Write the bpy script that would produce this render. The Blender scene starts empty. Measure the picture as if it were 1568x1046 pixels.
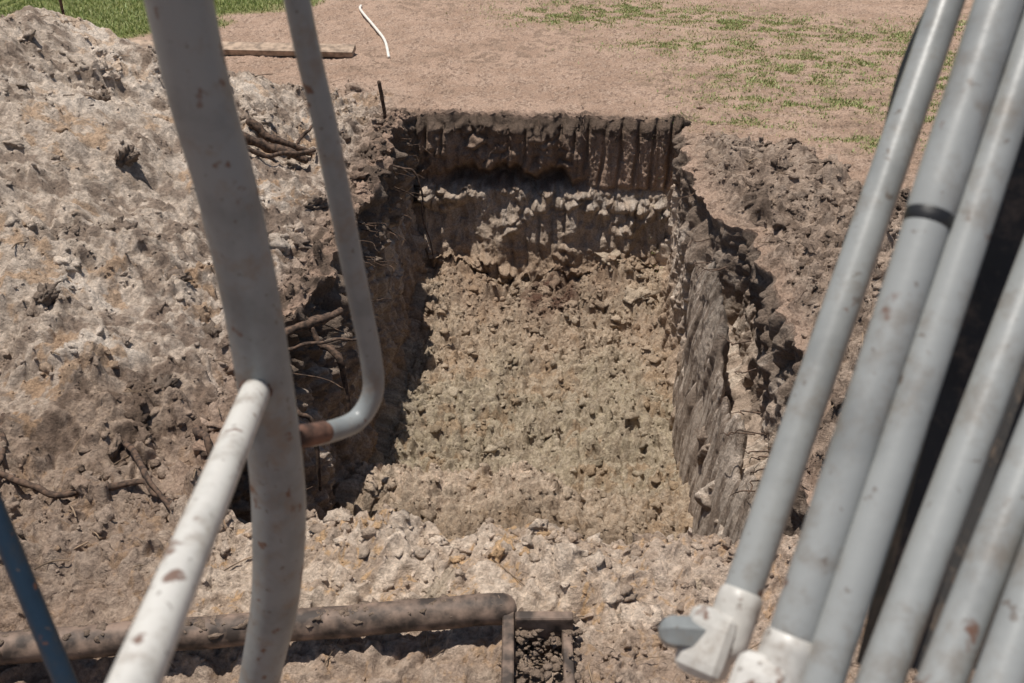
import bpy, math, time, bmesh
import numpy as np
from mathutils import Vector, Quaternion, Matrix
T0=time.time()
rng=np.random.default_rng(7)
sc=bpy.context.scene
col=sc.collection
F=np.float32
# ------------------------------------------------------------ noise
perm=rng.permutation(256).astype(np.int32); perm=np.concatenate([perm,perm,perm])
g3=rng.normal(size=(256,3)).astype(F); g3/=np.linalg.norm(g3,axis=1)[:,None]
ang=rng.random(256)*2*np.pi
g2x=np.cos(ang).astype(F); g2y=np.sin(ang).astype(F)
r1=rng.random(256).astype(F); r2=rng.random(256).astype(F); r3=rng.random(256).astype(F); r4=rng.random(256).astype(F)
t1=rng.normal(size=256).astype(F); t2=rng.normal(size=256).astype(F)
def fade(t): return t*t*t*(t*(t*6-15)+10)
def pn2(x,y,s=0):
    x=x.astype(F)+F(s*17.31); y=y.astype(F)+F(s*5.77)
    fx=np.floor(x); fy=np.floor(y)
    ix=fx.astype(np.int32)&255; iy=fy.astype(np.int32)&255
    x=x-fx; y=y-fy; u=fade(x); v=fade(y)
    out=0
    for dx in (0,1):
        px=perm[(ix+dx)&255]; wx=u if dx else 1-u
        for dy in (0,1):
            h=perm[(px+iy+dy)&255]
            out=out+wx*(v if dy else 1-v)*(g2x[h]*(x-dx)+g2y[h]*(y-dy))
    return out*F(1.5)
def pn3(x,y,z,s=0):
    x=x.astype(F)+F(s*17.31); y=y.astype(F)+F(s*5.77); z=z.astype(F)+F(s*3.1)
    fx=np.floor(x); fy=np.floor(y); fz=np.floor(z)
    ix=fx.astype(np.int32)&255; iy=fy.astype(np.int32)&255; iz=fz.astype(np.int32)&255
    x=x-fx; y=y-fy; z=z-fz; u=fade(x); v=fade(y); w=fade(z)
    out=0
    for dx in (0,1):
        a=perm[(ix+dx)&255]; wx=u if dx else 1-u
        for dy in (0,1):
            b=perm[(a+iy+dy)&255]; wy=wx*(v if dy else 1-v)
            for dz in (0,1):
                h=perm[(b+iz+dz)&255]
                out=out+wy*(w if dz else 1-w)*(g3[h,0]*(x-dx)+g3[h,1]*(y-dy)+g3[h,2]*(z-dz))
    return out*F(1.5)
def fb2(x,y,o=3,s=0,g=.5):
    r=0;a=1;f=1
    for i in range(o):
        r=r+a*pn2(x*f,y*f,s+i); a*=g; f*=2.03
    return r
def fb3(x,y,z,o=3,s=0,g=.5):
    r=0;a=1;f=1
    for i in range(o):
        r=r+a*pn3(x*f,y*f,z*f,s+i); a*=g; f*=2.03
    return r
def cell2(x,y,s=0,tilt=.5,edge=.35):
    """broken-clod relief: tilted plates of random height parted by crevices (0..~1)"""
    x=x.astype(F)+F(s*11.7); y=y.astype(F)+F(s*7.9)
    fx=np.floor(x); fy=np.floor(y); ix=fx.astype(np.int32); iy=fy.astype(np.int32); x=x-fx; y=y-fy
    f1=np.full_like(x,9); f2=np.full_like(x,9); hh=np.zeros(x.shape,np.int32); ex=np.zeros_like(x); ey=np.zeros_like(x)
    for dx in (-1,0,1):
        px=perm[(ix+dx)&255]
        for dy in (-1,0,1):
            h=perm[(px+iy+dy)&255]
            ddx=dx+r1[h]-x; ddy=dy+r2[h]-y
            d=ddx*ddx+ddy*ddy
            m=d<f1
            f2=np.where(m,f1,np.minimum(f2,d)); f1=np.where(m,d,f1)
            hh=np.where(m,h,hh); ex=np.where(m,ddx,ex); ey=np.where(m,ddy,ey)
    e=np.clip((np.sqrt(f2)-np.sqrt(f1))/edge,0,1); e=e*(2-e)
    return e*(.15+.85*r3[hh]*r3[hh]+tilt*(t1[hh]*ex+t2[hh]*ey)*.6)
def ss(a,b,x):
    t=np.clip((x-a)/(b-a),0,1); return t*t*(3-2*t)
def bump(x,c,w): return np.exp(-((x-c)/w)**2)
# ------------------------------------------------------------ grid
def seg(a,b,step): 
    n=max(2,int(round(abs(b-a)/step))); return np.linspace(a,b,n,endpoint=False)
def geo(a,b,n): return a+(b-a)*(np.linspace(0,1,n)**3.2)
XL0,XL1,XR1,XR0=-1.62,-1.43,.87,1.05
YN0,YN1,YF1,YF0=3.38,3.52,9.27,9.60
DEP=1.70
NW=165
def axis(parts):
    p=[];d=[]
    for a,dd in parts:
        p.append(a); d.append(np.broadcast_to(dd,a.shape) if np.ndim(dd) else np.full(a.shape,dd))
    return np.concatenate(p),np.concatenate(d)
lin=np.linspace(0,1,NW,endpoint=False)
X,DU=axis([(geo(-8,-300,36)[::-1][:-1],0.),(seg(-8,-5,.03),0.),(seg(-5,-2.8,.012),0.),(seg(-2.8,XL0,.0088),0.),
 (XL0+(XL1-XL0)*lin,lin),(seg(XL1,XR1,.009),1.),(XR1+(XR0-XR1)*lin,1-lin),(seg(XR0,2.6,.0095),0.),(seg(2.6,5,.015),0.),(seg(5,8,.03),0.),(geo(8,300,36),0.)])
lin2=np.linspace(0,1,40,endpoint=False)
fy=YF0-(.10*lin+.23*lin**2.5)      # far wall: steep cut above, battered foot
Y,DV=axis([(geo(2.0,-300,36)[::-1][:-1],0.),(seg(2.0,YN0,.0078),0.),(YN0+(YN1-YN0)*lin2,lin2),(seg(YN1,YF1,.0108),1.),
 (fy[::-1],lin[::-1]),(seg(YF0+.01,12,.014),0.),(seg(12,16.5,.022),0.),(geo(16.5,400,40),0.)])
nx,ny=len(X),len(Y); print('grid',nx,ny,nx*ny)
x=np.broadcast_to(X.astype(F),(ny,nx)).copy(); y=np.broadcast_to(Y.astype(F)[:,None],(ny,nx)).copy()
du=np.broadcast_to(DU.astype(F),(ny,nx)); dv=np.broadcast_to(DV.astype(F)[:,None],(ny,nx))
D=np.minimum(du,dv)
depth=D*DEP
isU=(du<=dv)
a=ss(0,.05,D)*(1-ss(.95,1.0,D))
# ---- macro heights
heap=1.12*ss(-1.75,-4.6,x)*ss(10.7,8.0,y)*(.30+.70*ss(2.6,6.0,y))*ss(-11,-7,x)
heap+= .06*ss(-1.75,-2.1,x)*ss(-3.4,-2.2,x)*ss(10,9,y)*ss(2,3,y)
bl=9.75-(x-.95)*1.33+.35*pn2(x*1.1,y*1.1,3)
rm=ss(.0,.5,bl-y)*ss(1.0,1.3,x)*ss(0,2.5,y)
rightm=rm*(.03+.11*bump(x,1.95,.45)+.09*pn2(x*1.3,y*1.3,5))
fr=ss(3.9,3.4,y)*ss(-6,-3,-np.abs(x+.3))*ss(0.5,2.,y)
front=fr*(.02+.08*bump(y,3.22,.22)*(.6+.8*pn2(x*2.2,x*0,7))+.05*pn2(x*1.6,y*1.6,6))
heapm=np.clip(ss(-1.7,-2.1,x)*ss(10.9,9.2,y)*ss(-11,-8,x)*ss(.5,2,y),0,1)
heap+=heapm*.16*pn2(x*.9,y*.9,8)
flat=1-np.clip(heapm+rm+fr,0,1)
frim=bump(y,9.64,.08)*ss(-1.9,-1.6,x)*ss(1.3,1.0,x)
out=(D<=0)
Zt=heap+rightm+front
fl=.34*bump(x,.55,.45)*bump(y,9.12,.42)+.20*bump(x,-1.2,.4)*bump(y,9.1,.6)+.32*ss(5.95,5.6,y)*ss(4.2,4.9,y)*ss(1.2,-.4,x)+.11*fb2(x*1.3,y*1.3,2,9)-.10*bump(y,6.35,.4)
# ---- micro
q1=pn2(x*5,y*5,11);q2=pn2(x*5,y*5,13);q3=pn2(x*17,y*17,12);q4=pn2(x*17,y*17,14)
wx=x+.07*q1+.014*q3; wy=y+.07*q2+.014*q4
c1=cell2(wx/.38,wy/.38,1,.6,.5)
c2=cell2(wx/.17,wy/.17,2,.6,.5)
c3=cell2(wx/.08,wy/.08,3,.5,.6)
B1=np.abs(pn2(wx*3.6,wy*3.6,35)); B2=np.abs(pn2(wx*8.5,wy*8.5,36)); B3=np.abs(pn2(wx*19,wy*19,37)); B4=np.abs(pn2(wx*40,wy*40,38))
f1=fb2(x*2.2,y*2.2,3,20); f2=fb2(x*9,y*9,4,24,.6); f3=fb2(x*34,y*34,2,28,.7)
g1=ss(-.15,.35,pn2(x*2.1,y*2.1,33)+.5*q1); g2=ss(-.15,.35,pn2(x*4.3,y*4.3,34)+.4*q3)
print('noise',time.time()-T0)
patch=ss(-.15,.4,pn2(x*.9,y*.9,40)+.5*pn2(x*3,y*3,41))
lum=np.clip(heapm*(.22+.78*patch)+rm*1.0+fr*.9,0,1)
lum=np.maximum(lum,frim*.45)
rimL=bump(x,-1.75,.30)*ss(2.6,3.4,y)*ss(10,9.3,y)
lum=np.maximum(lum,rimL)
bil=.09*B1+.05*B2+.024*B3+.012*B4
mic=lum*(bil*.9+.14*c1*g1*(.22+.7*rm+.8*rimL)+.065*c2*g2+.018*c3*g2+.03*f1+.014*f2+.007*f3)+(1-lum)*(.017*B3+.010*B4+.018*B2+.012*f1+.004*f3+.012*c3*ss(.1,.4,f1))
mic+=heapm*(.06*f1+.016*B2+.008*B3+.014*f2)
c5=cell2(wx/.16,wy/.20,6,.7,.6); c6=cell2(wx/.07,wy/.085,7,.6,.6)
rowm=ss(-.35,.15,pn2(x*1.2,y*1.2,51))
row=np.abs(np.sin(y*np.pi/.40+1.6*pn2(x*1.6,y*1.6,50)+x*.3))
rake=np.abs(np.sin(x*np.pi/.16+.5*pn2(x*2,y*2,52)+.1*y))
flm=.085*c5*(.3+.7*g2)+.034*c6+.055*B2+.030*B3+.013*B4+.008*f3+.025*f2+.05*f1-.09*(1-row)**2*rowm-.030*(1-rake)**2*ss(.2,.6,row)+.14*c1*bump(y,9.1,.6)*g1
z=np.where(out,Zt+mic,(heap+rightm+front)*(1-ss(0,.1,D))+mic*(1-ss(0,.06,D))-depth+(fl+flm)*ss(.8,1.,D))
P=np.stack([x+.02*q3*lum*out,y+.02*q4*lum*out,z],-1).astype(F)
# ---- rim warp
fallL=np.where(x<XL0,np.exp((x-XL0)/.4),(1-D)**1.0)*(x<0)
yl=Y.astype(F)[:,None]+0*x
notch=ss(4.15,4.6,yl)*ss(7.25,6.8,yl)
wR=np.clip(1-D*1.9,0,1)**.7; wN=1-ss(.42,.62,D)
fallR=np.where(x>XR0,np.exp(-(x-XR0)/.6),wR)*(x>0)
fallNt=np.where(x>XR0,np.clip(1-(x-XR0)/.9,0,1),wN)*(x>0)
sl=.14*pn2(yl*.9,yl*0,60)+.09*pn2(yl*4,yl*0,61)+.04*pn2(yl*13,yl*0,62)-.04
sr=.10*pn2(yl*.8,yl*0,63)+.08*pn2(yl*4,yl*0,64)+.03*pn2(yl*13,yl*0,65)
inY=ss(3.2,3.6,y)*ss(9.9,9.5,y)
P[...,0]+=(sl*fallL+sr*fallR+(.28+.12*pn2(yl*3,yl*0,66))*notch*fallNt)*inY
fallF=np.where(y>YF0,np.exp(-(y-YF0)/.3),(1-D))*(y>8)*ss(-2.,-1.6,x)*ss(1.4,1.05,x)
sf=.05*pn2(x*1.3,x*0,70)+.08*pn2(x*5,x*0,71)+.04*pn2(x*15,x*0,72)
P[...,1]+=sf*fallF
fallN=np.where(y<YN0,np.exp((y-YN0)/.3),(1-D))*(y<5)*ss(-2.,-1.6,x)*ss(1.4,1.05,x)
P[...,1]+=(.16*pn2(x*1.1,x*0,73)+.10*pn2(x*5,x*0,74)+.05*pn2(x*14,x*0,75))*fallN
# ---- walls in 3D
W=(a>0.001)
wi=np.where(W)
px,py,pz=P[wi][:,0],P[wi][:,1],P[wi][:,2]; aw=a[wi]; Uw=isU[wi]; Dw=D[wi]; zd=-Dw*DEP
t=np.where(Uw,y[wi],x[wi])
big=fb3(px*2.0,py*2.0,pz*2.0,3,84)
fine=fb3(px*10,py*10,pz*10,3,88,.5)
bw=np.abs(pn3(px*7,py*7,pz*7,92)); bw2=np.abs(pn3(px*18,py*18,pz*18,93)); bw3=np.abs(pn3(px*38,py*38,pz*38,94))
tw=t+.03*fine+.05*big; zw=zd+.03*fine+.1*big
slab=cell2((tw+.12*zd)/.20,zw/.85,17,.8,.35)
scr=pn2((tw+.15*zd)*13,zd*1.1,80)+.5*pn2((tw+.15*zd)*33,zd*1.8,81)
cl=cell2(tw/.15,zw/.13,8,.6,.6); cl2=cell2(tw/.055,zw/.05,9,.5,.7)
left=Uw&(px<0); right=Uw&(px>0); far=(~Uw)&(py>5)
topc=ss(-.75,-.35,zd+.25*big)
n=.08*slab+.030*scr+.09*big+.012*fine+topc*(.09*cl+.09*bw+.03*cl2)+.03*bw+.03*bw2+.02*bw3-.13
nr=.09*slab+.035*scr+.08*big+.008*fine+.10*bw*ss(-.4,-.15,zd+.15*big)+.018*bw2+.010*bw3-.07
n=np.where(right,nr,n)
gph=np.pi*(x[wi]-.12*zd)/.165+.3+.5*big
gro=np.clip(np.abs(np.sin(gph))*1.9,0,1)
lipz=-.54+.12*pn2(px*3,px*0,95)+.06*pn2(px*11,px*0,96)
lip=ss(lipz-.05,lipz+.03,zd)
lm=ss(.16,.05,px)
gron=ss(-.3,.1,pn2(px*2.2,zd*1.5,99))
nf_l=lm*(lip*(.02+.07*cl*(1-.6*gron)+.06*bw+.055*gro*gron*ss(-.05,-.15,zd))-.22*np.exp(-((zd-(lipz-.08))/.09)**2)*ss(-1.4,-1.2,px)*ss(.1,-.15,px))
nf_r=(1-lm)*(ss(-.70,-.64,zd)*(.065*gro-.01+.02*bw2)+.10*bump(zd,-.86,.10)*(.1+cl*1.2+bw))
gro2=np.clip(np.abs(np.sin(np.pi*(x[wi]+.1*zd)/.15+1.2*big))*1.8,0,1)
low=ss(-.62,-.76+.05*pn2(px*6,px*0,55),zd)*(.03*ss(-1.6,-1.2,zd)+.038*gro2*ss(-.25,.1,pn2(px*1.4,zd*1.4,97))+.06*big+.012*fine+.012*scr+(.10*cl+.10*bw)*ss(.0,.35,pn2(px*1.8,zd*2.5,98)))
nf=nf_l+nf_r+low+.008*fine+.02*big+.012*bw3
n=np.where(far,nf,n)*aw
sx=np.where(left,1,np.where(right,-1,0)); sy=np.where(far,-1,np.where(~Uw,1,0))
P[wi[0],wi[1],0]+=n*sx; P[wi[0],wi[1],1]+=n*sy; P[wi[0],wi[1],2]+=n*.15+.02*fine*aw
print('walls',time.time()-T0)
# ------------------------------------------------------------ colour
def C(r,g,b): return np.array([r,g,b],F)
def mix(c,k,m): return c*(1-m[...,None])+k*m[...,None]
n1=ss(-.4,.4,fb2(x*1.6,y*1.6,4,110)); n2=ss(-.35,.35,fb2(x*6,y*6,4,115,.6)); n3=ss(-.45,.45,fb2(x*22,y*22,3,120,.75)); n4=ss(-.3,.5,fb2(x*.6,y*.6,3,125))
crease_shade=ss(.16,.0,B2)*.6+ss(.16,.0,B3)*.5  # shade painted into the soil colour along the relief creases
c=np.zeros(x.shape+(3,),F)+C(.45,.315,.235)
c=mix(c,C(.34,.23,.165),n1*.65); c=mix(c,C(.54,.41,.32),n3*.45*n2); c=mix(c,C(.22,.15,.11),ss(.5,1,n2)*(1-n3)*.7)
c=mix(c,C(.25,.175,.125),ss(.6,.95,n4)*ss(.3,.8,n2)*.5)
sand=mix(np.zeros_like(c)+C(.64,.53,.43),C(.43,.34,.265),n2*.7); sand=mix(sand,C(.25,.19,.145),(1-n3)*.42)
sand=mix(sand,C(.74,.64,.54),ss(.45,.85,n4)*.7*n1)
sand=mix(sand,C(.23,.17,.13),ss(.40,.85,1-n1)*n2*.7)
sand=mix(sand,C(.26,.19,.145),ss(-3.0,-2.1,x+.5*n1)*ss(9.5,8,y)*.55*n2)
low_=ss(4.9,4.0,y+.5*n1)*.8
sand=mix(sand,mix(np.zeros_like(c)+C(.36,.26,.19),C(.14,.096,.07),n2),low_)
sand=mix(sand,C(.55,.35,.20),ss(.7,.95,n2*n1+.2*n3)*.45)
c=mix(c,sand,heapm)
brown=mix(np.zeros_like(c)+C(.37,.28,.215),C(.18,.132,.10),n2); brown=mix(brown,C(.54,.43,.34),n3*.5*n1)
c=mix(c,brown,rm*.95)
frc=mix(np.zeros_like(c)+C(.76,.62,.49),C(.50,.37,.27),n2*.65); frc=mix(frc,C(.26,.185,.135),(1-n3)*.4); frc=mix(frc,C(.58,.34,.14),ss(.86,.98,n2*.5+n3*.5)*.6)
frc=mix(frc,C(.44,.32,.245),ss(-.1,.9,x)*.5)
frc=mix(frc,C(.28,.20,.15),ss(-1.2,-1.9,x)*.7)
frc=mix(frc,C(.36,.26,.195),ss(3.0,2.6,y)*.6)
c=mix(c,frc,fr)
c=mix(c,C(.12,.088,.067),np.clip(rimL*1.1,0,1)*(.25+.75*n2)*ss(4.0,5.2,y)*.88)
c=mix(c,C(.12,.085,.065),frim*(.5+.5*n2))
c=c*(1-.25*np.clip(crease_shade,0,1)*np.maximum(lum,.5))[...,None]
lawn=ss(-.3,.3,(-6+(y-12)*.67)-x+.6*pn2(x*1.2,y*1.2,130))*ss(11.2,12,y)
pts=[(0.6,14.6,1.2,.6),(2.3,13.9,1.0,.5),(3.6,13.2,1.2,.35),(2.1,11.1,.8,.4),(2.0,10.2,.7,.28),(3.1,10.2,.6,.22),(4.1,11.0,.7,.35),(2.8,9.0,.5,.2),(1.5,9.5,.5,.18),(5.4,13.9,1.,.4),(1.5,12.6,.9,.35),(-.3,14,.6,.4),(4.6,12.4,.8,.3),(3.4,9.7,.5,.2),(5,11.6,.8,.5),(2.9,11.9,1.2,.5)]
gp=0
for cx,cy,rx,ry in pts: gp=gp+np.exp(-((x-cx)/rx)**2-((y-cy)/ry)**2)
gp=np.clip(gp,0,1)*ss(-.15,.5,fb2(x*3,y*5,3,140,.7)+.1)*flat
c=mix(c,C(.17,.21,.055),lawn*.85)
c=mix(c,C(.30,.27,.12),gp*.6)
c=mix(c,C(.10,.14,.04),ss(17,24,y)*.8)
# floor
zfl=np.zeros_like(c)+C(.43,.325,.23)
zfl=mix(zfl,C(.375,.32,.225),ss(8.2,7.4,y+.5*n1)*ss(5.7,6.2,y+.2*n2)*.7)
zfl=mix(zfl,C(.62,.48,.365),ss(6.05,5.8,y)*ss(5.1,5.5,y)*ss(.6,-.5,x)*.85)
zfl=mix(zfl,C(.22,.16,.11),n2*.5); zfl=mix(zfl,C(.58,.48,.37),n3*.4); zfl=mix(zfl,C(.42,.27,.15),ss(.7,.95,n1*n2+.15*n3)*.35)
zfl=mix(zfl,C(.24,.17,.115),ss(5.5,5.0,y)*.5)
zfl=mix(zfl,C(.33,.23,.165),ss(7.4,8.8,y)*n1*.5)
rb=bump(x,-.2,.34)*bump(y,8.9,.34)
zfl=mix(zfl,C(.085,.036,.024),np.clip(rb*1.3,0,1)*(.4+.6*n2)*.9)
zfl=zfl*(1-.38*np.clip(crease_shade,0,1)*(1-.3*n1))[...,None]
# walls
wc=np.zeros_like(c)
zz=-depth; tt=np.where(isU,y,x)
w1=ss(-.3,.4,fb2(tt*3+.8*zz,zz*1.2,4,150)); w2=ss(-.3,.3,fb2(tt*14+2*zz,zz*1.6,3,155,.7)); w3=ss(-.4,.4,fb2(tt*6,zz*9,3,158,.6))
wc+=C(.35,.272,.212)
wc=mix(wc,C(.60,.51,.42),w1*w2*.75); wc=mix(wc,C(.16,.122,.094),(1-w1)*w3*.75)
wc=mix(wc,C(.14,.103,.078),ss(-.45,-.15,zz+.25*w3)*.75)
wc=mix(wc,C(.38,.27,.18),ss(-1.1,-1.5,zz)*.55)
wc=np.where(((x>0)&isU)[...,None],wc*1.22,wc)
farc=np.zeros_like(c)+C(.47,.37,.285); farc=mix(farc,C(.27,.21,.163),w3*.6); farc=mix(farc,C(.48,.42,.36),w2*.4)
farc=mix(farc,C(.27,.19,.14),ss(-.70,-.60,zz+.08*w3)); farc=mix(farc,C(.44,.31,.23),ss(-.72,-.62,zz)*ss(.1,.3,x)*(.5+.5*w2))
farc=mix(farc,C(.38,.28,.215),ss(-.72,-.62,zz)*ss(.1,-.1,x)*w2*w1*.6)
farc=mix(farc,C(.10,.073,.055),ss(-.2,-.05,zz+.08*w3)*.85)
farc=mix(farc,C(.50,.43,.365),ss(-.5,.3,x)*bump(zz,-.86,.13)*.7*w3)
farc=mix(farc,C(.34,.235,.155),ss(-1.1,-1.45,zz)*.7)
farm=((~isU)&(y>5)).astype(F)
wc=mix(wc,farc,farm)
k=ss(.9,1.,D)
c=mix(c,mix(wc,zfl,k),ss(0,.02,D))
print('colour',time.time()-T0)
# ------------------------------------------------------------ materials
def newmat(name):
    m=bpy.data.materials.new(name); m.use_nodes=True
    nt=m.node_tree; b=nt.nodes['Principled BSDF']; return m,nt,b
def soil_mat(name,sc1=60,bs=.024):
    m,nt,b=newmat(name); N=nt.nodes; L=nt.links
    at=N.new('ShaderNodeAttribute'); at.attribute_name='Col'
    geo_=N.new('ShaderNodeNewGeometry')
    n1=N.new('ShaderNodeTexNoise'); n1.inputs['Scale'].default_value=55; n1.inputs['Detail'].default_value=6; n1.inputs['Roughness'].default_value=.75
    L.new(geo_.outputs['Position'],n1.inputs['Vector'])
    mr=N.new('ShaderNodeMapRange'); mr.inputs[1].default_value=.3; mr.inputs[2].default_value=.7; mr.inputs[3].default_value=.55; mr.inputs[4].default_value=1.42
    L.new(n1.outputs['Fac'],mr.inputs[0])
    mx=N.new('ShaderNodeVectorMath'); mx.operation='SCALE'
    L.new(at.outputs['Color'],mx.inputs[0]); L.new(mr.outputs[0],mx.inputs['Scale'])
    L.new(mx.outputs[0],b.inputs['Base Color'])
    b.inputs['Roughness'].default_value=.95; b.inputs['Specular IOR Level'].default_value=.15
    n2=N.new('ShaderNodeTexNoise'); n2.inputs['Scale'].default_value=sc1; n2.inputs['Detail'].default_value=6; n2.inputs['Roughness'].default_value=.72
    L.new(geo_.outputs['Position'],n2.inputs['Vector'])
    bp=N.new('ShaderNodeBump'); bp.inputs['Strength'].default_value=1; bp.inputs['Distance'].default_value=bs
    L.new(n2.outputs['Fac'],bp.inputs['Height']); L.new(bp.outputs[0],b.inputs['Normal'])
    return m
msoil=soil_mat('soil'); msoil2=soil_mat('spoil_soil'); msoil3=soil_mat('pit_soil')
def paint(name,base,rust=.5,rough=.45,dirt=(.2,.15,.11),scale=14):
    m,nt,b=newmat(name); N=nt.nodes; L=nt.links
    g=N.new('ShaderNodeNewGeometry')
    def noise(s,d=6,r=.6):
        n=N.new('ShaderNodeTexNoise'); n.inputs['Scale'].default_value=s; n.inputs['Detail'].default_value=d; n.inputs['Roughness'].default_value=r
        L.new(g.outputs['Position'],n.inputs['Vector']); return n
    def ramp(n,a,b_):
        r=N.new('ShaderNodeMapRange'); r.interpolation_type='SMOOTHSTEP'; r.inputs[1].default_value=a; r.inputs[2].default_value=b_
        L.new(n.outputs['Fac'],r.inputs[0]); return r
    def mixn(f,a,bc,k=1):
        mm=N.new('ShaderNodeMix'); mm.data_type='RGBA'
        if k!=1:
            q=N.new('ShaderNodeMath'); q.operation='MULTIPLY'; q.inputs[1].default_value=k; L.new(f,q.inputs[0]); f=q.outputs[0]
        L.new(f,mm.inputs['Factor'])
        if isinstance(a,tuple): mm.inputs['A'].default_value=a+(1,)
        else: L.new(a,mm.inputs['A'])
        mm.inputs['B'].default_value=bc+(1,)
        return mm.outputs['Result']
    c1=mixn(ramp(noise(scale,5),.42,.72).outputs[0],base,tuple(v*.68 for v in base))
    c2=mixn(ramp(noise(scale*2.3,9,.7),.48,.70).outputs[0],c1,dirt,.6)
    rs=ramp(noise(scale*3.1,4,.55),.70-.09*rust,.76-.09*rust)
    c3=mixn(rs.outputs[0],c2,(.12,.05,.025),.85)
    c4=mixn(ramp(noise(scale*9,3,.5),.66,.72).outputs[0],c3,(.10,.07,.05),.6)
    L.new(c4,b.inputs['Base Color'])
    b.inputs['Roughness'].default_value=rough; b.inputs['Specular IOR Level'].default_value=.4
    bp=N.new('ShaderNodeBump'); bp.inputs['Strength'].default_value=.25; bp.inputs['Distance'].default_value=.002
    L.new(noise(scale*5).outputs['Fac'],bp.inputs['Height']); L.new(bp.outputs[0],b.inputs['Normal'])
    return m
def make_mesh(name,V,Q,cols=None,mat=None,smooth=True,k=4):
    me=bpy.data.meshes.new(name)
    me.vertices.add(len(V)); me.vertices.foreach_set('co',np.ascontiguousarray(V,F).ravel())
    nf=len(Q); me.loops.add(nf*k); me.polygons.add(nf)
    me.loops.foreach_set('vertex_index',np.ascontiguousarray(Q,np.int32).ravel())
    me.polygons.foreach_set('loop_start',np.arange(0,nf*k,k,dtype=np.int32))
    try: me.polygons.foreach_set('loop_total',np.full(nf,k,np.int32))
    except Exception: pass
    me.update(calc_edges=True)
    me.polygons.foreach_set('use_smooth',np.full(nf,smooth,bool))
    if cols is not None:
        at=me.attributes.new('Col','FLOAT_COLOR','POINT')
        cc=np.ones((len(V),4),F); cc[:,:3]=cols; at.data.foreach_set('color',cc.ravel())
    if mat: me.materials.append(mat)
    ob=bpy.data.objects.new(name,me); col.objects.link(ob); return ob
idx=np.arange(nx*ny,dtype=np.int32).reshape(ny,nx)
Q=np.stack([idx[:-1,:-1],idx[:-1,1:],idx[1:,1:],idx[1:,:-1]],-1)
reg=np.zeros((ny-1,nx-1),int)
reg[(D[:-1,:-1]>0)|(D[1:,1:]>0)]=1
reg[(reg==0)&(heapm[:-1,:-1]>.5)]=2
Pf=P.reshape(-1,3); cf=np.clip(c,0.01,.9).reshape(-1,3)
for rid,nm,mt in ((0,'ground',msoil),(1,'excavated_pit',msoil3),(2,'spoil_heap',msoil2)):
    q=Q[reg==rid]; u,inv=np.unique(q.ravel(),return_inverse=True)
    make_mesh(nm,Pf[u],inv.reshape(-1,4),cf[u],mt)
print('terrain',time.time()-T0)
def hz(X_,Y_):
    i=np.abs(X-X_).argmin(); j=np.abs(Y-Y_).argmin(); return float(P[j,i,2])
# ------------------------------------------------------------ clods
def ico(sub,seed,amp=.3):
    bm=bmesh.new(); bmesh.ops.create_icosphere(bm,subdivisions=sub,radius=1)
    v=np.array([q.co[:] for q in bm.verts],F); f=np.array([[w.index for w in p.verts] for p in bm.faces],np.int32); bm.free()
    d=1+amp*fb3(v[:,0]*1.1,v[:,1]*1.1,v[:,2]*1.1,2,seed)*1.3
    v=v*d[:,None]
    for k in range(9):
        nn=rng.normal(size=3); nn/=np.linalg.norm(nn); dd=.45+.35*rng.random()
        s=np.maximum(v@nn-dd,0)*.85; v=v-s[:,None]*nn
    d=1+amp*.9*fb3(v[:,0]*3,v[:,1]*3,v[:,2]*3,3,seed+7,.65)
    return (v*d[:,None]).astype(F),f
TM={4:[ico(4,160+i*3,.6) for i in range(12)],3:[ico(3,200+i*3,.55) for i in range(12)],2:[ico(2,240+i*3,.55) for i in range(12)],1:[ico(1,280+i*3,.5) for i in range(12)]}
def clods_at(name,pos,colr,smin,smax,sub,power,mat,squash=.75,sink=.1):
    tm=TM[sub]; n=len(pos); v0,f0=tm[0]
    VV=np.empty((n,len(v0),3),F); CC=np.empty((n,len(v0),3),F)
    s=smin+(smax-smin)*rng.random(n)**power
    for j in range(n):
        R=np.array(Quaternion(rng.normal(size=4)).normalized().to_matrix(),F)
        p=(tm[j%12][0]*(s[j]*(.6+.8*rng.random(3))))@R.T; p[:,2]*=squash
        VV[j]=p+pos[j]+np.array([0,0,-s[j]*sink],F)
        CC[j]=colr[j]*(.85+.3*rng.random())
    QQ=(f0[None]+(np.arange(n)*len(v0))[:,None,None]).reshape(-1,3)
    return make_mesh(name,VV.reshape(-1,3),QQ,CC.reshape(-1,3),mat,True,3)
def clods(name,w,count,smin,smax,sub,power=2.5,mat=msoil,squash=.75,sink=.1):
    pr=w.ravel().astype(np.float64); pr/=pr.sum()
    ids=rng.choice(len(pr),count,p=pr)
    return clods_at(name,Pf[ids],cf[ids],smin,smax,sub,power,mat,squash,sink)
ax=np.abs(np.gradient(X)[None,:]*np.gradient(Y)[:,None])
vis=ss(-7,-6,x)*ss(7,6,x)*ss(1.9,2.1,y)*ss(12,10,y)
nofr=1-((x<.1)&(x>-2.7)&(y<2.95)&(y>2.3))*.85
wg=ax*vis*out*(lum*1.0+.02)*nofr
wp=ax*(D>=1)*(.5+.9*bump(y,9.1,.5)+2.5*rb)
clods('soil_clods',wg*(.2+g1+1.5*rimL*.8+1.0*rm)*(1-frim),1300,.02,.10,3,3.0,sink=.25)
nrim=bump(y,3.3,.12)*ss(-1.7,-1.4,x)*ss(1.3,1.0,x)
clods('soil_lumps',wg*(.1+g2+2.5*nrim),6000,.010,.038,2,2.0,sink=.1)
clods('soil_crumbs',wg*(.15+n2*g2)+ax*vis*out*.01,16000,.004,.016,1,1.4)
clods('pit_floor_clods',wp*(.25+g2),2200,.012,.065,2,2.6,msoil3,sink=.25)
clods('pit_floor_crumbs',wp*(.3+g2),6000,.006,.018,1,1.5,msoil3)
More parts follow.
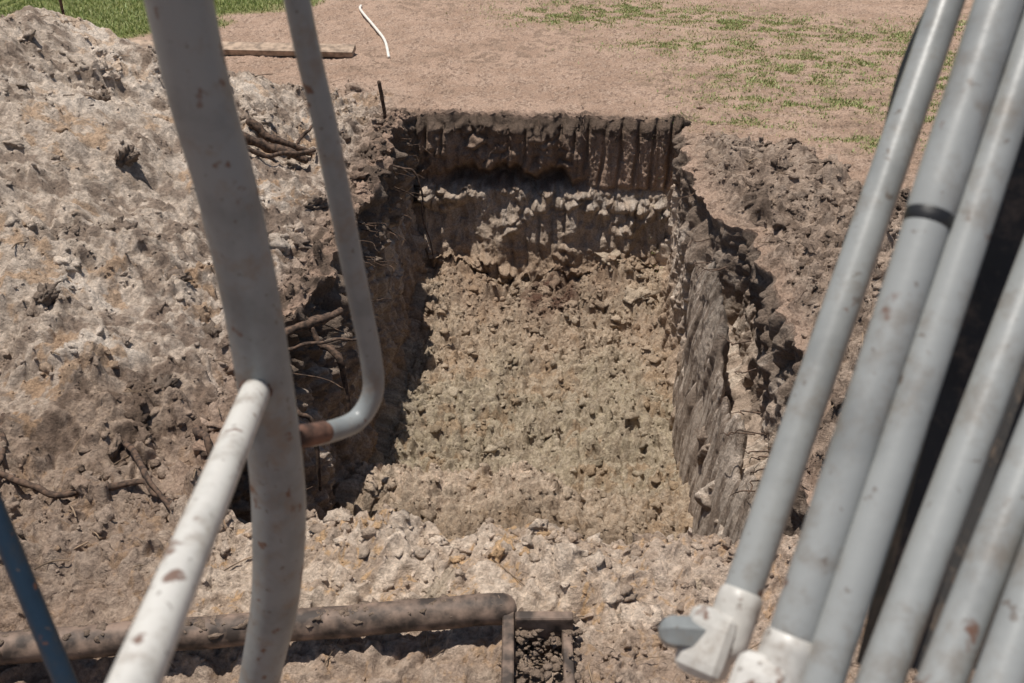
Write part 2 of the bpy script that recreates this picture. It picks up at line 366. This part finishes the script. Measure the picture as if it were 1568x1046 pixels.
bc=[(-2.92,5.75),(-2.85,5.68),(-2.46,5.4),(-3.15,6.45),(-3.6,7.2),(-2.3,6.3),(-2.1,5.0),(-2.9,4.7),(-1.95,7.0),(-2.0,5.7),(-2.15,4.3),(1.7,7.2),(1.5,8.3),(1.9,6.4),(1.6,5.3),(1.35,8.8),(1.75,7.9),(.7,9.0),(.4,9.1),(.62,8.8),(-.5,3.0),(.55,3.1)]
clods_at('large_soil_clods',np.array([(p[0],p[1],hz(*p)) for p in bc],F),np.array([((.24,.185,.145) if i<17 else (.50,.40,.30)) for i in range(len(bc))],F),.07,.13,4,1.0,msoil,.75,.15)
print('clods',time.time()-T0)
# ---- standing soil slabs along the right pit wall
def slabpiece(y0,y1,x0,z0,z1,th,seed):
    ny_=int((y1-y0)/.010); nz_=int((z1-z0)/.010)
    u=np.linspace(0,1,ny_)[None,:]; v=np.linspace(0,1,nz_)[:,None]
    VV=[];QQ=[];CC=[];o=0
    top=z1+ (.18*pn2(u*3*(y1-y0),u*0,seed)+.10*pn2(u*12,u*0,seed+1)+.05*pn2(u*35,u*0,seed+3)-.30*np.abs(2*u-1)**4)
    for sgn in (-1,1):
        yy=(y0+(y1-y0)*u)+0*v; zz_=z0+(top-z0)*v
        prof=np.clip(1-v**10,0,1)**.5*np.clip(1-np.abs(2*u-1)**10,0,1)**.5
        tz=np.clip((zz_+.9)/.6,0,1)
        xx=x0+.05*(zz_-z0)+sgn*th*.5*prof*(1.2-.6*v)+.03*fb2(yy*1.6,zz_*1.3,2,seed+2)+.012*sgn*prof*fb2(yy*14+2*zz_,zz_*1.2,2,seed+5)+.03*prof*sgn*cell2((yy+.1*zz_)/.25,zz_/1.1,seed+9,.8,.2)+.014*fb2(yy*11,zz_*9,4,seed+15,.6)*(.3+.7*tz)
        V=np.stack([xx,yy+0*zz_,zz_],-1).reshape(-1,3); I=np.arange(ny_*nz_).reshape(nz_,ny_)
        q=np.stack([I[:-1,:-1],I[:-1,1:],I[1:,1:],I[1:,:-1]],-1).reshape(-1,4)
        if sgn>0: q=q[:,::-1]
        m=ss(-.3,.3,fb2(yy*9+2*zz_,zz_*1.6,4,seed+11,.7)).reshape(-1,1)
        cc=np.array((.52,.43,.35))*(m)+np.array((.29,.225,.175))*(1-m)
        cc=cc*(1-.45*ss(-.40,-.1,zz_).reshape(-1,1))
        VV.append(V);QQ.append(q+o);CC.append(cc);o+=len(V)
    return np.concatenate(VV),np.concatenate(QQ),np.concatenate(CC)
VV=[];QQ=[];CC=[];o=0
for args in ((5.6,7.3,.95,-1.7,-.22,.10,301),(4.5,5.7,.97,-1.7,-.55,.12,322),(3.95,4.7,1.0,-1.6,-.35,.13,364)):
    v,q,cc=slabpiece(*args); VV.append(v);QQ.append(q+o);CC.append(cc);o+=len(v)
make_mesh('soil_slabs',np.concatenate(VV),np.concatenate(QQ),np.concatenate(CC),msoil3)
# ------------------------------------------------------------ tubes
def spline(pts,per=8):
    pts=np.array(pts,float); n=len(pts)
    if n<3: 
        t=np.linspace(0,1,per*2)[:,None]; return pts[0]*(1-t)+pts[1]*t
    o=[]
    for i in range(n-1):
        p0=pts[max(i-1,0)];p1=pts[i];p2=pts[i+1];p3=pts[min(i+2,n-1)]
        for t in np.linspace(0,1,per,endpoint=False):
            o.append(.5*((2*p1)+(-p0+p2)*t+(2*p0-5*p1+4*p2-p3)*t*t+(-p0+3*p1-3*p2+p3)*t**3))
    o.append(pts[-1]); return np.array(o)
def tube(pts,rad,sides=10,per=8,rough=0,cap=True):
    if np.ndim(rad)==0: rad=[rad]*len(pts)
    A=np.concatenate([np.array(pts,float),np.array(rad,float)[:,None]],1)
    S=spline(A,per); C_=S[:,:3]; R=np.maximum(S[:,3],1e-4)
    tg=np.gradient(C_,axis=0); tg/=np.linalg.norm(tg,axis=1)[:,None]+1e-9
    if cap:
        def capp(c0,t0,r0,sg):
            cs=[];rs=[]
            for aa in (.3,.6,.85,.99): cs.append(c0+sg*t0*r0*aa*.9); rs.append(r0*math.sqrt(1-aa*aa))
            return cs,rs
        ca,ra=capp(C_[0],tg[0],R[0],-1); cb,rb_=capp(C_[-1],tg[-1],R[-1],1)
        C_=np.concatenate([np.array(ca[::-1]),C_,np.array(cb)]); R=np.concatenate([ra[::-1],R,rb_])
        tg=np.concatenate([np.repeat(tg[:1],4,0),tg,np.repeat(tg[-1:],4,0)])
    up=np.array([0,0,1.]) if abs(tg[0][2])<.9 else np.array([1.,0,0])
    u=np.cross(tg[0],up); u/=np.linalg.norm(u)
    V=[]
    th=np.linspace(0,2*np.pi,sides,endpoint=False)
    for i in range(len(C_)):
        u=u-tg[i]*np.dot(u,tg[i]); u/=np.linalg.norm(u); w=np.cross(tg[i],u)
        rr=R[i]*np.ones(sides)
        if rough: rr=rr*(1+rough*rng.normal(size=sides))
        V.append(C_[i]+rr[:,None]*(np.cos(th)[:,None]*u+np.sin(th)[:,None]*w))
    n=len(C_); V=np.concatenate(V)
    I=np.arange(n*sides).reshape(n,sides); J=np.roll(I,-1,1)
    Qd=np.stack([I[:-1],J[:-1],J[1:],I[1:]],-1).reshape(-1,4)
    return V,Qd
def join(parts):
    V=[];Q_=[];o=0
    for v,q in parts: V.append(v);Q_.append(q+o);o+=len(v)
    return np.concatenate(V),np.concatenate(Q_)
def tubeobj(name,parts,mat,smooth=True):
    V,Q_=join(parts); return make_mesh(name,V,Q_,None,mat,smooth)
def boxobj(name,size,loc,rot,mat,bev=.004):
    bm=bmesh.new(); bmesh.ops.create_cube(bm,size=1)
    for v in bm.verts: v.co=Vector((v.co.x*size[0],v.co.y*size[1],v.co.z*size[2]))
    bmesh.ops.bevel(bm,geom=bm.edges[:],offset=bev,segments=3,affect='EDGES',profile=.6)
    me=bpy.data.meshes.new(name); bm.to_mesh(me); bm.free(); me.materials.append(mat)
    ob=bpy.data.objects.new(name,me); col.objects.link(ob); ob.location=loc; ob.rotation_euler=rot; return ob
def simple(name,base,rough=.8,var=.4,scale=20,bd=.005):
    m,nt,b=newmat(name); N=nt.nodes; L=nt.links
    g=N.new('ShaderNodeNewGeometry'); n=N.new('ShaderNodeTexNoise'); n.inputs['Scale'].default_value=scale; n.inputs['Detail'].default_value=8
    L.new(g.outputs['Position'],n.inputs['Vector'])
    r=N.new('ShaderNodeValToRGB'); r.color_ramp.elements[0].position=.38; r.color_ramp.elements[1].position=.62
    r.color_ramp.elements[0].color=tuple(v*(1-var) for v in base)+(1,); r.color_ramp.elements[1].color=tuple(min(1,v*(1+var)) for v in base)+(1,)
    L.new(n.outputs['Fac'],r.inputs[0]); L.new(r.outputs[0],b.inputs['Base Color']); b.inputs['Roughness'].default_value=rough
    bp=N.new('ShaderNodeBump'); bp.inputs['Strength'].default_value=.6; bp.inputs['Distance'].default_value=bd
    L.new(n.outputs['Fac'],bp.inputs['Height']); L.new(bp.outputs[0],b.inputs['Normal'])
    return m
YAW=math.radians(3.8)
def empty(name):
    e=bpy.data.objects.new(name,None); col.objects.link(e); return e
def frame(name):
    e=empty(name); e.rotation_euler=(0,0,YAW); return e
mgrey=paint('grey_paint',(.24,.255,.255),.8,.36)
mwhite=paint('white_paint',(.56,.54,.50),.95,.4)
mpipe=paint('pipe_paint',(.28,.29,.285),.4,.38,(.15,.12,.09),9)
mblue=paint('blue_paint',(.010,.025,.045),.2,.45,(.03,.03,.03))
mblack=simple('black_rubber',(.012,.012,.013),.5,.2)
mrust=simple('rusty_steel',(.10,.05,.033),.85,.6,60)
hr=frame('machine_handrail')
o1=tubeobj('post',[tube([(-.262,.76,3.35),(-.245,.76,2.851),(-.2305,.76,2.697),(-.2238,.76,2.576),(-.224,.76,2.434),(-.230,.76,2.35),(-.246,.76,2.25),(-.278,.76,2.127),(-.31,.76,1.98)],[.0245]*4+[.0255,.0262,.0245,.022,.022],32,10)],mgrey)
o2=tubeobj('hoop_bar',[tube([(-.205,.88,3.1),(-.183,.88,2.827),(-.169,.88,2.713),(-.154,.88,2.56),(-.1455,.88,2.475),(-.146,.876,2.432),(-.162,.862,2.408),(-.185,.83,2.415),(-.205,.792,2.436)],.0113,24,10)],mgrey)
o3=tubeobj('hoop_rusty_end',[tube([(-.190,.820,2.421),(-.205,.792,2.436),(-.215,.775,2.445)],.0116,24,8)],mrust)
A=np.array((-.2255,.735,2.524));B=np.array((-.188,.344,2.605))
o4=tubeobj('grab_rail',[tube([tuple(A),tuple(A+(B-A)*.5),tuple(B),tuple(A+(B-A)*1.4)],.0128,28,10)],mwhite)
o5=tubeobj('weld_bead',[tube([tuple(A+np.array((.0125*math.cos(q_),.004,.0125*math.sin(q_)))) for q_ in np.linspace(0,6.28,14)],.0022,8,4,.15)],mrust)
o6=tubeobj('hoop_weld',[tube([tuple(np.array((-.2035,.770,2.4415))+np.array((.002*math.cos(q_),.0115*math.sin(q_),.0115*math.cos(q_)))) for q_ in np.linspace(0,6.28,14)],.0028,8,4,.2)],mrust)
for o in (o1,o2,o3,o4,o5,o6): o.parent=hr
bb=frame('blue_lever')
o=tubeobj('bar',[tube([(-.475,.705,2.495),(-.445,.67,2.428),(-.39,.604,2.307),(-.33,.53,2.17)],.0095,20,8)],mblue); o.parent=bb
hp=frame('hydraulic_pipe_bundle')
def ext(a,b,s0,s1):
    a=np.array(a);b=np.array(b); return [tuple(a+(b-a)*s0),tuple(a+(b-a)*.5),tuple(a+(b-a)*s1)]
lines=[('pipe_a',(.168,.547,2.447),(.371,.881,2.827),-.02,1.3,.0145),
('pipe_b',(.165,.430,2.506),(.333,.705,2.862),.02,1.3,.0148),
('pipe_c',(.1885,.423,2.514),(.364,.705,2.862),-.3,1.3,.0134),
('pipe_d',(.221,.416,2.522),(.332,.574,2.694),-.5,2.0,.0132),
('pipe_e',(.2496,.4025,2.538),(.314,.489,2.626),-1,3.4,.0132),
('pipe_f',(.274,.389,2.554),(.310,.44,2.602),-1.5,6,.0132)]
for nm,a_,b_,s0,s1,r in lines:
    o=tubeobj(nm,[tube(ext(a_,b_,s0,s1),r,32,10)],mpipe); o.parent=hp
def along(a,b,s): a=np.array(a);b=np.array(b); return a+(b-a)*s
a_,b_=lines[1][1],lines[1][2]
o=tubeobj('collar',[tube([tuple(along(a_,b_,s)) for s in (.657,.66,.664)],.0158,32,4)],mblack); o.parent=hp
o=tubeobj('sleeve',[tube([tuple(along(a_,b_,s)) for s in (.672,.9,1.3)],.0160,32,4)],mpipe); o.parent=hp
o=tubeobj('hose',[tube([(.310,.80,2.65),(.330,.835,2.71),(.346,.865,2.77),(.366,.882,2.82),(.395,.89,2.88),(.43,.91,2.98)],.0105,20,8)],mblack); o.parent=hp
dirv=Vector(np.array(lines[0][2])-np.array(lines[0][1])).normalized()
q=dirv.to_track_quat('Z','X').to_euler()
e0=along(lines[0][1],lines[0][2],-.04)
o=boxobj('end_fitting',(.042,.038,.052),e0+np.array((-.012,0,-.002)),q,mwhite,.013); o.parent=hp
o=tubeobj('fitting_bolt',[tube([tuple(e0+np.array((-.02,0,.008))),tuple(e0+np.array((-.034,0,.010))),tuple(e0+np.array((-.040,0,.0105)))],[.0135,.0125,.0125],6,4)],mgrey,False); o.parent=hp
o=tubeobj('fitting_sleeve',[tube([tuple(along(lines[0][1],lines[0][2],s)) for s in (-.04,-.01,.02)],.0170,28,4)],mwhite); o.parent=hp
e1=along(lines[1][1],lines[1][2],.0)
o=boxobj('end_fitting_lower',(.038,.036,.04),e1+np.array((-.010,0,-.004)),q,mwhite,.012); o.parent=hp
o=tubeobj('fitting_sleeve_lower',[tube([tuple(along(lines[1][1],lines[1][2],s)) for s in (.0,.03,.05)],.0170,28,4)],mwhite); o.parent=hp
pa=[(.255,.50,2.44),(.50,.50,2.44),(.70,.93,2.98),(.47,.93,2.98)]  # dark plate added behind the pipes to put shade in their gaps
V=np.array(pa+[tuple(np.array(p)+np.array((0,.02,-.015))) for p in pa]); Qp=np.array([[0,1,2,3],[7,6,5,4],[0,4,5,1],[1,5,6,2],[2,6,7,3],[3,7,4,0]])
o=make_mesh('gap_shade_plate',V,Qp,None,paint('gap_shade_dark',(.04,.038,.036),.3,.6),False); o.parent=hp
# dirt covered steel frame lying in front
mdirt=simple('dirty_steel',(.135,.093,.068),.7,.7,13,.010)
sf_=empty('dirt_covered_steel_frame')
P0=np.array((-2.6,2.40,.17));P1=np.array((-.22,2.78,.21))
pp=[tuple(P0+(P1-P0)*s+np.array((0,0,.003*rng.normal()))) for s in np.linspace(0,1,30)]
o=tubeobj('pipe',[tube(pp,.060,28,4,.006)],mdirt); o.parent=sf_
o=boxobj('end_plate',(.045,.50,.24),(-.185,2.56,.11),(0,0,.06),mdirt,.012); o.parent=sf_
o=boxobj('cross_plate',(.22,.045,.24),(-.06,2.73,.12),(0,0,.06),mdirt,.012); o.parent=sf_
o=boxobj('outer_plate',(.04,.50,.20),(.04,2.50,.08),(0,0,.06),mdirt,.012); o.parent=sf_
npz=1100; s_=rng.random(npz); an=rng.normal(size=npz)*.45
pos=P0+(P1-P0)*s_[:,None]+np.stack([0*an,.057*np.sin(an),.057*np.cos(an)],1)
k2=rng.random(npz)<.6; m2=k2.sum()
pos[k2]=np.stack([rng.uniform(-.2,.07,m2),rng.uniform(2.35,2.8,m2),rng.uniform(0.03,.20,m2)],1)
o=clods_at('caked_soil',pos.astype(F),np.repeat(np.array([[.27,.20,.15]],F),npz,0),.004,.028,2,2.5,msoil,.6,.3); o.parent=sf_
mw=simple('weathered_timber',(.32,.235,.17),.85,.35,12)
boxobj('timber_board',(3.0,.20,.07),(-4.16,11.83,.08),(.25,0.0,-.02),mw,.006)
mpvc=simple('white_plastic',(.75,.70,.62),.5,.1)
tubeobj('white_pipe',[tube([(-3.14,14.6,.03),(-3.06,14.2,.05),(-2.66,13.15,.05),(-2.42,12.5,.04),(-2.24,11.75,.03)],.018,10,6)],mpvc)
mbark=simple('root_bark',(.085,.052,.034),.9,.6,40)
tubeobj('wooden_stake',[tube([(-6.0,11.6,-.1),(-6.02,11.6,.7),(-6.0,11.62,1.6)],.018,8,4)],mbark)
tubeobj('standing_stick',[tube([(-1.85,9.35,-.05),(-1.86,9.34,.15),(-1.89,9.34,.40)],.018,7,4,.1)],mbark)
parts=[]
def rootify(p3,rs,j=.025):
    P_=[];R_=[]
    for i in range(len(p3)-1):
        a0=np.array(p3[i],float);a1=np.array(p3[i+1],float);l=np.linalg.norm(a1-a0)
        for t_ in (0,.33,.66):
            P_.append(tuple(a0+(a1-a0)*t_+(rng.normal(size=3)*j*min(1,l*4) if t_ else 0))); R_.append((rs[i]+(rs[i+1]-rs[i])*t_)*rng.uniform(.8,1.15))
    P_.append(p3[-1]); R_.append(rs[-1]); parts.append(tube(P_,R_,8,4,.12))
def groot(pts,r):
    rootify([(p[0]+rng.normal()*.02,p[1]+rng.normal()*.02,hz(p[0],p[1])+p[2]) for p in pts],[r*(1-.5*i/len(pts)) for i in range(len(pts))],.008)
groot([(-2.9,3.3,.02),(-2.6,3.5,.06),(-2.3,3.4,.03),(-1.95,3.55,.06),(-1.75,3.4,.02)],.020)
groot([(-2.75,3.9,.02),(-2.66,3.6,.05),(-2.62,3.35,.05),(-2.6,3.1,.02)],.014)
groot([(-2.2,3.9,.03),(-2.0,3.6,.08),(-1.8,3.45,.05),(-1.6,3.2,.04)],.016)
groot([(-3.1,3.15,.02),(-2.8,3.2,.05),(-2.4,3.15,.03)],.018)
groot([(-3.0,3.0,.02),(-2.6,2.95,.05),(-2.3,3.0,.02)],.012)
groot([(-1.9,4.0,.02),(-1.7,3.8,.08),(-1.55,3.6,.05)],.022)
groot([(-2.8,7.6,.05),(-2.5,7.75,.09),(-2.2,7.7,.06)],.05)
groot([(-2.75,7.9,.05),(-2.5,7.95,.12),(-2.25,8.0,.05)],.04)
groot([(-2.7,7.4,.03),(-2.45,7.5,.08),(-2.15,7.8,.04)],.025)
groot([(-2.4,7.9,.03),(-2.3,8.1,.15),(-2.25,8.2,.2)],.018)
rootify([(-1.85,5.0,.02),(-1.62,5.25,.03),(-1.46,5.5,.0)],[.026,.032,.022],.01)
rootify([(-1.58,5.25,.0),(-1.40,5.15,-.15),(-1.36,5.1,-.6)],[.018,.022,.010],.012)
rootify([(-1.75,5.0,.0),(-1.45,5.05,.03),(-1.2,5.15,.05)],[.012,.012,.006],.01)
rootify([(-1.6,4.5,.0),(-1.42,4.5,-.15),(-1.40,4.45,-.6)],[.016,.018,.01],.012)
rootify([(-1.9,7.9,.12),(-1.6,7.95,.10),(-1.36,7.9,.06),(-1.30,7.9,-.3),(-1.22,7.9,-.75)],[.012,.012,.010,.008,.004],.015)
for k_ in range(95):
    s_=rng.integers(0,3)
    if s_==0: p=np.array((-1.55,rng.uniform(4,9.3),-rng.uniform(.0,.5))); d=np.array((1,0,0))
    elif s_==1: p=np.array((1.0,rng.uniform(4,9.3),-rng.uniform(.0,.4))); d=np.array((-1,0,0))
    else: p=np.array((rng.uniform(-1.3,.9),9.52,-rng.uniform(.0,.3))); d=np.array((0,-1,0))
    l=rng.uniform(.08,.25)*(.6 if s_>0 else 1); pts_=[tuple(p-d*.1)]; cur=p
    for i in range(4):
        cur=cur+d*l*.2+np.array((rng.normal()*.02,rng.normal()*.03,-l*.25*rng.random())); pts_.append(tuple(cur))
    parts.append(tube(pts_,[.005,.004,.004,.003,.002],5,3))
tubeobj('tree_roots',parts,mbark)
pr=(ax*vis*out*(.3+lum)).ravel().astype(np.float64); pr/=pr.sum(); parts=[]
for i in rng.choice(len(pr),500,p=pr):
    p=Pf[i]; th=rng.random()*6.28; l=rng.uniform(.02,.12); d=np.array((math.cos(th),math.sin(th),rng.normal()*.2))*l
    parts.append(tube([tuple(p-d+(0,0,.005)),tuple(p+(rng.normal()*.01,rng.normal()*.01,.015)),tuple(p+d+(0,0,.005))],rng.uniform(.0015,.004),5,3,cap=False))
tubeobj('twig_litter',parts,simple('twig',(.20,.14,.09),.9,.5,8))
def grass(name,w,count,h,mat):
    pr=w.ravel().astype(np.float64); pr/=pr.sum(); ids=rng.choice(len(pr),count,p=pr)
    base=Pf[ids]+np.concatenate([rng.normal(size=(count,2))*.02,np.zeros((count,1))],1).astype(F)
    th=rng.random(count)*6.28; hh=h*(.4+.9*rng.random(count)); wd=.004+.006*rng.random(count)
    lean=rng.normal(size=(count,2))*.5*hh[:,None]
    dx=np.stack([np.cos(th),np.sin(th),0*th],1)*wd[:,None]
    tip=base+np.concatenate([lean,hh[:,None]],1)
    V=np.stack([base-dx,base+dx,tip],1).reshape(-1,3); Q3=np.arange(count*3).reshape(-1,3)
    r=rng.random(count)[:,None]; cc=np.array((.18,.26,.06))*(1-r)+np.array((.42,.41,.18))*r
    return make_mesh(name,V,Q3,np.repeat(cc,3,0),mat,False,3)
mg,nt,b=newmat('grass_blade'); at=nt.nodes.new('ShaderNodeAttribute'); at.attribute_name='Col'; nt.links.new(at.outputs['Color'],b.inputs['Base Color']); b.inputs['Roughness'].default_value=.6
grass('lawn_grass',ax*lawn*(x>-10)*(y<19),90000,.05,mg)
grass('grass_patches',ax*(gp**1.1)*(y<17),32000,.028,mg)
print('objs',time.time()-T0)
# ------------------------------------------------------------ light, camera
el,az=math.radians(80),math.radians(-80)
S=Vector((math.cos(el)*math.sin(az),math.cos(el)*math.cos(az),math.sin(el)))
sun=bpy.data.lights.new('sun','SUN'); sun.energy=5.0; sun.angle=math.radians(.5); sun.color=(1,.95,.88)
so=bpy.data.objects.new('sun',sun); col.objects.link(so); so.rotation_euler=S.to_track_quat('Z','Y').to_euler(); so.location=(0,0,20)
w=bpy.data.worlds.new('World'); sc.world=w; w.use_nodes=True; nt=w.node_tree
sky=nt.nodes.new('ShaderNodeTexSky'); sky.sky_type='NISHITA'; sky.sun_disc=False; sky.sun_elevation=el; sky.sun_rotation=az
nt.links.new(sky.outputs[0],nt.nodes['Background'].inputs[0]); nt.nodes['Background'].inputs[1].default_value=.07
cam=bpy.data.cameras.new('camera'); co=bpy.data.objects.new('camera',cam); col.objects.link(co); sc.camera=co
cam.lens=35; cam.sensor_width=36; cam.clip_start=.02; cam.clip_end=2000
co.location=(0,0,3); co.rotation_euler=(math.radians(60),0,YAW)
cam.dof.use_dof=True; cam.dof.focus_distance=6.5; cam.dof.aperture_fstop=10
sc.view_settings.view_transform='Standard'; sc.view_settings.look='None'; sc.view_settings.exposure=0
print('done',time.time()-T0)
